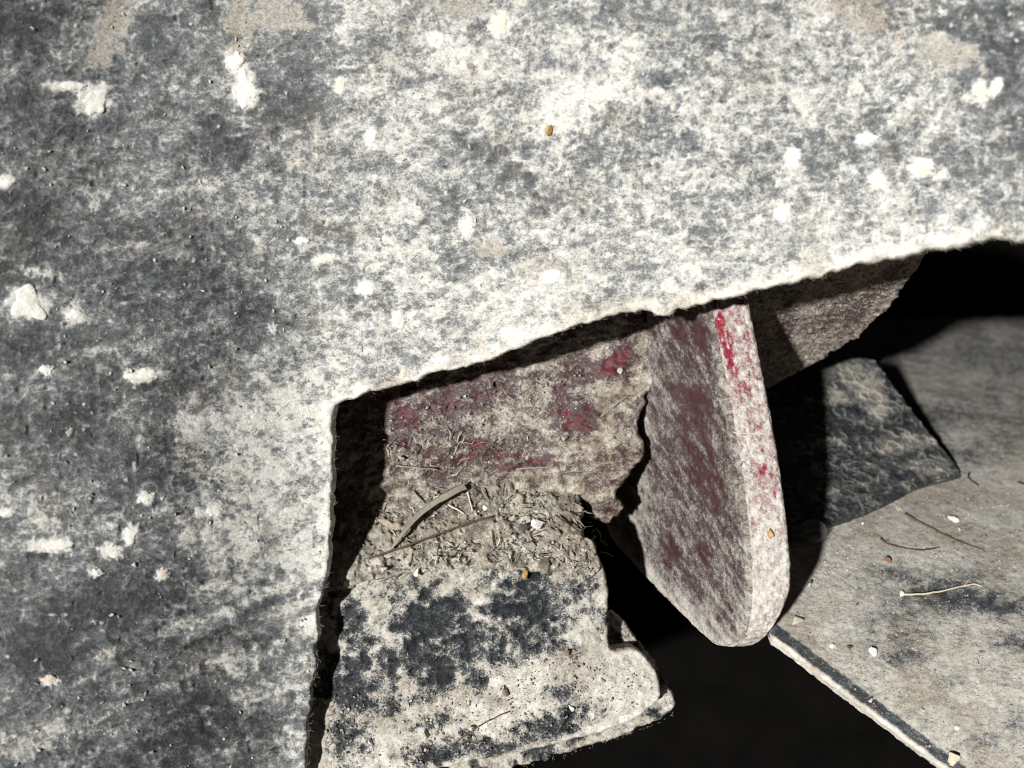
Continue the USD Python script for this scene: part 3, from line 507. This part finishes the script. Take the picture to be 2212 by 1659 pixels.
# frayed fibres of the cut rubber edges
def fibres(name, base, fn, n, seed, parent, length=(.0004, .0016), dirs=None, back=.0015, mat='fibre', rad=.000028):
    g = np.random.default_rng(seed); items = []
    for i in g.choice(len(base), n):
        u, v = base[i]; p = cpos(u, v, fn(np.array([u]), np.array([v]))[0] + g.uniform(0, back)); a = (dirs if dirs is not None else 0) + g.normal() * .8
        L = g.uniform(*length); cu = g.normal() * .9; pts = [p]
        for q in range(5):
            a += cu * .3; pts.append(pts[-1] + np.array([math.cos(a), -math.sin(a), g.normal() * .3]) * L / 5)
        items.append(tube(pts, np.linspace(rad, rad * .6, 6), 3))
    v, f = join(items); tag(put(name, v, f, mat, parent), kind='stuff')
NE = rough_outline(np.array(edge, float), 3.0, 9, .035, 5); vis = NE[(NE[:, 0] > 640) & (NE[:, 0] < 2230) & (NE[:, 1] > 500) & (NE[:, 1] < 1680)]
left_side = vis[vis[:, 0] < 745]; top_side = vis[vis[:, 0] >= 745]
fibres('frayed_fibre', left_side, flap_d, 60, 1, flap, dirs=0.0)
fibres('frayed_fibre', top_side, flap_d, 70, 2, flap, dirs=1.4, length=(.0003, .0011))
bb_ = np.array(BACKP, float); bbd = densify(bb_, 3); bbd = bbd[(bbd[:, 1] > 1490) & (bbd[:, 0] > 900)]
fibres('frayed_fibre', bbd, lambda U, V: pad_d(U, V) + .009, 70, 3, blk, dirs=1.3, length=(.0003, .0011))

# ------------------------------------------------------------------ straws, twigs and leaf
def on(fn, u, v, lift): return cpos(u, v, fn(np.array([float(u)]), np.array([float(v)]))[0] - lift)
def curve(pts, n=24):
    p = np.asarray(pts, float); t = np.r_[0, np.cumsum(np.linalg.norm(np.diff(p, axis=0), axis=1))]
    return PchipInterpolator(t, p)(np.linspace(0, t[-1], n))
def twig(name, label, cat, fn, pts, r0, r1, mat, lift=.0006, wob=.00015, seed=0, group=None, branches=()):
    """pts: (u, v[, lift]); knots and bends come from noise"""
    x = thing(name, label, cat, group)
    def one(pts, r0, r1, nm):
        c = curve([on(fn, p[0], p[1], p[2] if len(p) > 2 else lift) for p in pts], 30)
        q = c * 1000; c = c + wob * 2 * (np.stack([N(q, .8, seed + 1), N(q, .8, seed + 2), N(q, .8, seed + 3)], -1) - .5)
        put(nm, *tube(c, np.linspace(r0, r1, 30) * (1 + .35 * (N(q, 1.3, seed + 5) - .5)), 7), mat, x)
    one(pts, r0, r1, 'stalk')
    for b in branches: one(b, r1 * 1.1, r1 * .6, 'side_shoot')
def leafblade(name, label, cat, fn, pts, widths, mat, thick=.00025):
    x = thing(name, label, cat); c = curve([on(fn, *p) for p in pts], 30); w = np.interp(np.linspace(0, 1, 30), np.linspace(0, 1, len(widths)), widths)
    t = np.gradient(c, axis=0); t /= np.linalg.norm(t, axis=1, keepdims=True); s = np.cross(t, [.15, .35, -.92]); s /= np.linalg.norm(s, axis=1, keepdims=True); n = np.cross(s, t)
    prof = np.array([(-1, .15), (-.5, -.25), (0, -.5), (.45, -.2), (1, .25), (.5, .25), (0, .05), (-.5, .2)])
    q = c * 1000; rr = 1 + .3 * (N(q, .5, 3) - .5)
    v = c[:, None] + prof[None, :, :1] * (w * rr)[:, None, None] * s[:, None] + prof[None, :, 1:] * (w * .55 + thick)[:, None, None] * n[:, None]
    v = v.reshape(-1, 3); m = len(prof); i, j = np.meshgrid(np.arange(29), np.arange(m), indexing='ij')
    f = np.stack([i * m + j, i * m + (j + 1) % m, (i + 1) * m + (j + 1) % m, (i + 1) * m + j], -1).reshape(-1, 4); f = np.vstack([f[:, [0, 1, 2]], f[:, [0, 2, 3]]])
    put('blade', v, f, mat, x)
    put('midrib', *tube(c + n * (w * -.32 - thick)[:, None] * 1.15, np.linspace(.00018, .00008, 30), 5), mat, x)
leafblade('dry_leaf', 'curled grey dry leaf blade slanting from the bracket down onto the dirt heap', 'dry leaf', heap_d, [(1004, 1050, .0038), (975, 1065, .0042), (930, 1092, .0045), (895, 1122, .0044), (868, 1155, .0036), (846, 1185, .002)], [.0011, .0010, .0009, .0008, .0006, .0003], 'straw_grey')
twig('thin_twig', 'long thin brown twig lying across the dirt heap below the dry leaf', 'plant stem', heap_d, [(1062, 1116, .003), (1000, 1135, .0034), (930, 1160, .0036), (860, 1186, .0034), (800, 1204, .003)], .00028, .0003, 'twig_brown', seed=3)
twig('thin_twig', 'thin brown twig lying on the lower part of the rubber block', 'plant stem', pad_d, [(975, 1612), (1010, 1585), (1050, 1560), (1098, 1538)], .00018, .00016, 'twig_brown', lift=.0012, seed=4)
twig('thin_twig', 'short brown twig on the top right corner of the dirt heap', 'plant stem', heap_d, [(1200, 1112), (1225, 1130), (1256, 1152)], .00022, .00016, 'twig_dark', lift=.003, seed=5)
twig('pale_straw', 'pale straw stuck across the fin front edge and poking out to the right', 'straw', edge_d, [(1585, 934), (1615, 936, .0), (1640, 937, -.0002), (1659, 936, -.0006)], .00022, .00012, 'straw_pale', lift=.0006, wob=.0001, seed=6, branches=[[(1640, 937, -.0002), (1652, 929, -.0003), (1656, 927, -.0005)]])
twig('pale_straw', 'pale forked straw lying on the dark stains of the curved sheet', 'straw', right_d, [(1948, 1284), (1990, 1283), (2040, 1275), (2080, 1266), (2102, 1262)], .00028, .0002, 'straw_pale', lift=.0006, seed=7, branches=[[(2080, 1266), (2090, 1256), (2094, 1250)], [(2102, 1262), (2116, 1264), (2122, 1268)]])
twig('brown_twig', 'longest dark brown twig lying on the curved sheet right of the fin', 'twig', right_d, [(1954, 1110, .0012), (1985, 1127), (2015, 1142), (2050, 1160), (2090, 1176), (2126, 1188)], .00036, .00014, 'twig_brown', lift=.0005, seed=8)
twig('brown_twig', 'thin dark twig with a bent black tip below the longest twig', 'twig', right_d, [(1901, 1163, .0008), (1915, 1174), (1945, 1182), (1985, 1188), (2030, 1182)], .0003, .00012, 'twig_brown', lift=.0004, seed=9)
twig('brown_twig', 'short black hooked twig by the lower right corner of the small flap', 'twig', right_d, [(2094, 1022, .0012), (2094, 1034), (2104, 1042), (2114, 1049)], .0003, .0002, 'twig_dark', lift=.0005, seed=10)
twig('brown_twig', 'black twig at the right border of the picture on the curved sheet', 'twig', right_d, [(2200, 1040, .001), (2225, 1052), (2260, 1072)], .00032, .0002, 'twig_dark', lift=.0005, seed=11)
g = np.random.default_rng(31)
for k, (u, v, a, L, lab) in enumerate([(1015, 1082, 75, 40, 'short upright straw bit just right of the dry leaf top'), (1048, 1070, 60, 34, 'short slanting straw bit second to the right of the dry leaf top'), (1085, 1060, 110, 30, 'pale steep straw bit under the middle of the red web plate'), (985, 1100, 30, 40, 'straw bit between the dry leaf and the long brown twig'), (905, 1075, 50, 36, 'straw bit in the dark hollow left of the dry leaf'), (1150, 1100, 160, 34, 'straw bit left of the large cream clod on the dirt heap')]):
    c, s_ = math.cos(math.radians(a)) * L / 2, math.sin(math.radians(a)) * L / 2
    twig('straw_bit', lab, 'straw', heap_d, [(u - c, v - s_), (u, v), (u + c, v + s_)], .00026, .00016, 'straw_grey' if k % 3 else 'straw_pale', lift=.002, seed=40 + k)
for k, (u, v, a, L, lab) in enumerate([(1295, 902, -38, 150, 'longest straw plastered in the mud ridge beside the fin joint'), (1345, 925, -58, 90, 'steep straw plastered in the mud right of the longest plastered straw'), (1160, 1010, -4, 90, 'level straw plastered under the red streaks of the web plate'), (900, 1010, 5, 90, 'level straw plastered at the lower left of the web plate by the ochre seed')]):
    c, s_ = math.cos(math.radians(a)) * L / 2, math.sin(math.radians(a)) * L / 2
    twig('plastered_straw', lab, 'straw', web_plane, [(u - c, v - s_, .0022), (u, v, .0028), (u + c, v + s_, .0022)], .00026, .0002, 'straw_grey', seed=60 + k)

g = np.random.default_rng(91)
for k, (nm, mat, lab, n) in enumerate([('grey_litter', 'straw_grey', 'fine grey chaff and fibres matted over the dirt heap and lower web plate', 260), ('pale_litter', 'straw_pale', 'fine pale chaff and fibres matted over the dirt heap and lower web plate', 90), ('dark_litter', 'twig_brown', 'fine dark rootlets matted over the dirt heap and lower web plate', 110)]):
    it = []
    for i in range(n):
        u, v = g.uniform(800, 1300), 1225 - 275 * g.random() ** .8; fn, lf = (web_plane, .0012) if v < 1030 or u > 1262 else (heap_d, .0012)
        if fn is web_plane and u > 1390: continue
        a = g.normal(-.25, .8); L = g.uniform(8, 34); b = a + g.normal() * .5
        p0, p1, p2 = (u, v), (u + math.cos(a) * L / 2, v + math.sin(a) * L / 2), (u + math.cos(a) * L / 2 + math.cos(b) * L / 2, v + math.sin(a) * L / 2 + math.sin(b) * L / 2)
        it.append(tube([on(fn, *p0, lf - .0006), on(fn, *p1, lf + .0004 * g.random()), on(fn, *p2, lf - .0004)], np.array([.00012, .00016, .00007]) * g.uniform(.5, 1.3), 4))
    tag(put(nm, *join(it), mat), lab, 'plant litter', kind='stuff')

# ------------------------------------------------------------------ stones and chips one can pick out
def chip(name, label, cat, fn, u, v, r, mat, lift=.0, seed=0, group=None, flat=.6):
    """r in picture units"""
    c = on(fn, u, v, lift); s = r / FPX * c[2]; vv, ff = stone(c + np.array([0, 0, .12 * s]), s, seed, 2, flat)
    p = put(name, vv, ff, mat, None, smooth=25); tag(p, label, cat, group)
chip('amber_chip', 'amber orange chip stuck to the fin front edge', 'chip', edge_d, 1666, 1156, 20, 'grit_amber', .0002, 1, flat=.5)
chip('amber_chip', 'small orange grain in the pale crust of the large front flap', 'grain', flap_d, 1184, 281, 11, 'grit_amber', .001, 2)
chip('amber_chip', 'amber and white chip at the top of the rubber block face', 'chip', pad_d, 1135, 1244, 12, 'grit_amber', .002, 3)
chip('amber_chip', 'round ochre seed on the left of the red web plate', 'seed', web_plane, 866, 990, 10, 'grit_yellow', .0022, 4)
chip('rusty_pebble', 'rust red pebble with a white top on the curved sheet below the twigs', 'pebble', right_d, 1918, 1211, 14, 'grit_rust', .0006, 5)
chip('white_chip', 'white angular chip on the curved sheet above the pale straw', 'chip', right_d, 2060, 1122, 12, 'grit_white', .0005, 6)
chip('white_chip', 'white angular chip in the lower middle of the curved sheet', 'chip', right_d, 1889, 1411, 14, 'grit_white', .0006, 7)
chip('yellow_pebble', 'pale yellow pebble near the bottom right corner of the curved sheet', 'pebble', right_d, 2062, 1640, 19, 'grit_yellow', .0007, 8)
chip('white_chip', 'white chip at the left end of the pale forked straw', 'chip', right_d, 1949, 1284, 9, 'grit_white', .0006, 9)
chip('cream_pebble', 'cream pebble beside the fin shadow on the curved sheet', 'pebble', right_d, 1748, 1261, 14, 'grit_pale', .0006, 10)
chip('cream_pebble', 'cream pebble by the lowest corner of the curved sheet beneath the fin', 'pebble', right_d, 1721, 1340, 16, 'grit_pale', .0006, 11)
chip('cream_pebble', 'large cream clod beside the hole at the top of the dirt heap', 'clod', heap_d, 1163, 1134, 21, 'grit_white', .0025, 12)
chip('grey_pebble', 'dark grey pebble below the cream clod on the dirt heap', 'pebble', heap_d, 1131, 1141, 14, 'grit_dark', .0022, 13)
chip('brown_pebble', 'largest brown round pebble at the foot of the dirt heap', 'pebble', heap_d, 1172, 1216, 20, 'grit_brown', .0018, 14)
S_ = [(right_d, .0002, [(1835, 1108, 11, 'grit_pale', 'pale grain on the curved sheet just under the small flap edge'), (1945, 1100, 11, 'grit_pale', 'pale grain touching the upper end of the longest twig'), (2076, 1145, 9, 'grit_pale', 'pale grain on the curved sheet beyond the middle of the longest twig'), (1862, 1132, 7, 'grit_white', 'white grain between the seed husk and the thin dark twig'), (1800, 1395, 8, 'grit_white', 'left white grain near the bottom tip of the fin'), (1995, 1535, 9, 'grit_pale', 'pale grain in the middle of the lower curved sheet left of three others'), (2068, 1573, 9, 'grit_white', 'white grain above the pale yellow pebble'), (1880, 1515, 8, 'grit_pale', 'pale grain beside the dark stripe along the curved sheet edge'),
      (1838, 1398, 9, 'grit_dark', 'dark grain between the two white grains near the fin tip'), (2122, 1408, 9, 'grit_brown', 'brown grain right of the white angular chip, near the picture edge'), (1905, 1238, 7, 'grit_brown', 'brown grain just below the rust red pebble'), (1852, 1305, 7, 'grit_brown', 'brown grain on the curved sheet left of the pale forked straw'), (2145, 1215, 7, 'grit_brown', 'brown grain beyond the lower end of the longest twig')]),
      (heap_d, .0014, [(1047, 1098, 10, 'grit_white', 'white grain at the upper end of the long brown twig'), (1110, 1118, 10, 'grit_pale', 'pale grain left of the dark grey pebble on the heap'), (940, 1205, 9, 'grit_pale', 'pale grain below the middle of the long brown twig'), (830, 1228, 10, 'grit_pale', 'pale grain at the lower left of the dirt heap near the shadow'), (900, 1238, 11, 'grit_white', 'white grain where the dirt heap meets the rubber block'), (1150, 1178, 9, 'grit_grey', 'grey grain above the largest brown pebble'), (1235, 1196, 9, 'grit_grey', 'grey grain at the right rim of the dirt heap')]),
      (pad_d, .0008, [(1225, 1412, 11, 'grit_brown', 'brown oval grain right below the black patches of the block'), (1090, 1495, 11, 'grit_brown', 'brown grain in the middle of the pale lower block face'), (1300, 1470, 8, 'grit_pale', 'cream grain near the rounded right corner of the block'), (920, 1585, 12, 'grit_pale', 'large cream grain at the lower left of the block'), (1020, 1575, 13, 'grit_pale', 'largest cream grain above the bottom edge of the block beside the thin twig'), (800, 1605, 10, 'grit_white', 'white grain at the bottom left of the block near the shadow'), (1235, 1530, 9, 'grit_white', 'white grain above the lowest black patch of the block')]),
      (web_plane, .0022, [(1220, 945, 12, 'grit_pale', 'mud crumb under the bright red patch of the web plate'), (1340, 800, 11, 'grit_pale', 'mud crumb in the upper right corner of the web plate'), (1375, 945, 13, 'grit_pale', 'mud crumb on the tongue of crust nearest the fin'), (1060, 830, 8, 'grit_grey', 'grey mud crumb in the purple upper left of the web plate'), (1300, 1060, 9, 'grit_pale', 'mud crumb on the hanging tongue of dried mud')])]
k = 100
for fn, lift, items in S_:
    for u, v, r, mat, lab in items:
        k += 1; chip('mud_crumb' if fn is web_plane else 'grit_grain', lab, 'mud crumb' if fn is web_plane else 'grain', fn, u, v, r, mat, lift, k)
# husk on the shadow edge beside the fin
c = on(right_d, 1757, 1147, .006); m = trimesh.creation.icosphere(3); v = np.array(m.vertices); v = v * [1.08, .92, .45] * 28 / FPX * c[2] * (1 + .12 * (F(v, 1.4, 3, 5) - .5))[:, None]
p = put('seed_husk', v + c, np.array(m.faces), 'husk'); tag(p, 'round translucent seed husk on the edge of the fin shadow', 'seed husk')

# ------------------------------------------------------------------ fine grit, as scattered
def scatter(n, region, fn, lift, r, seed, keep=None):
    g = np.random.default_rng(seed); poly = Polygon(region).buffer(-6); x0, y0, x1, y1 = poly.bounds; P = g.uniform((x0, y0), (x1, y1), (n * 4, 2)); P = P[shapely.contains_xy(poly, P)][:n]
    if keep is not None: P = P[keep(P[:, 0], P[:, 1]) > g.random(len(P))]
    d = fn(P[:, 0], P[:, 1]); C = cpos(P[:, 0], P[:, 1], d - lift); R_ = (r[0] + (r[1] - r[0]) * g.random(len(P)) ** 3) / FPX * d
    return [stone(c, s, seed * 100000 + i, 0, .7) for i, (c, s) in enumerate(zip(C, R_))]
HR = HEAP[(HEAP[:, 0] > 0)]; PADLOW = [(690, 1500), (960, 1480), (1100, 1410), (1315, 1410), (1400, 1450), (1425, 1490), (1410, 1525), (1180, 1600), (1000, 1640), (700, 1700)]
RV = [(1690, 1385), (1780, 1150), (2060, 1040), (2240, 1000), (2260, 1820)]
WB = [(800, 900), (1240, 780), (1390, 850), (1370, 930), (1320, 1050), (1250, 1050), (800, 1110)]
for k, (mat, nm, lab) in enumerate([('grit_pale', 'pale_grit', 'fine pale grit strewn over the dirt heap, block and curved sheet'), ('grit_grey', 'grey_grit', 'fine grey grit strewn over the dirt heap, block and curved sheet'), ('grit_brown', 'brown_grit', 'fine brown grit strewn over the dirt heap, block and curved sheet'), ('grit_dark', 'dark_grit', 'fine blackish grit strewn over the dirt heap, block and curved sheet')]):
    w = (1.3, 1.0, .6, .35)[k]
    it = scatter(int(520 * w), HR, heap_d, .0011, (1.5, 6.5), 1 + k) + scatter(int(300 * w), PADLOW, pad_d, .0006, (1.5, 5.5), 11 + k) + scatter(int(900 * w), RV, right_d, .0001, (1.0, 3.8), 21 + k) + scatter(int(260 * w), WB, web_plane, .0012, (1.2, 4.5), 31 + k)
    v, f = join(it); tag(put(nm, v, f, mat, None, smooth=False), lab, 'grit', kind='stuff')
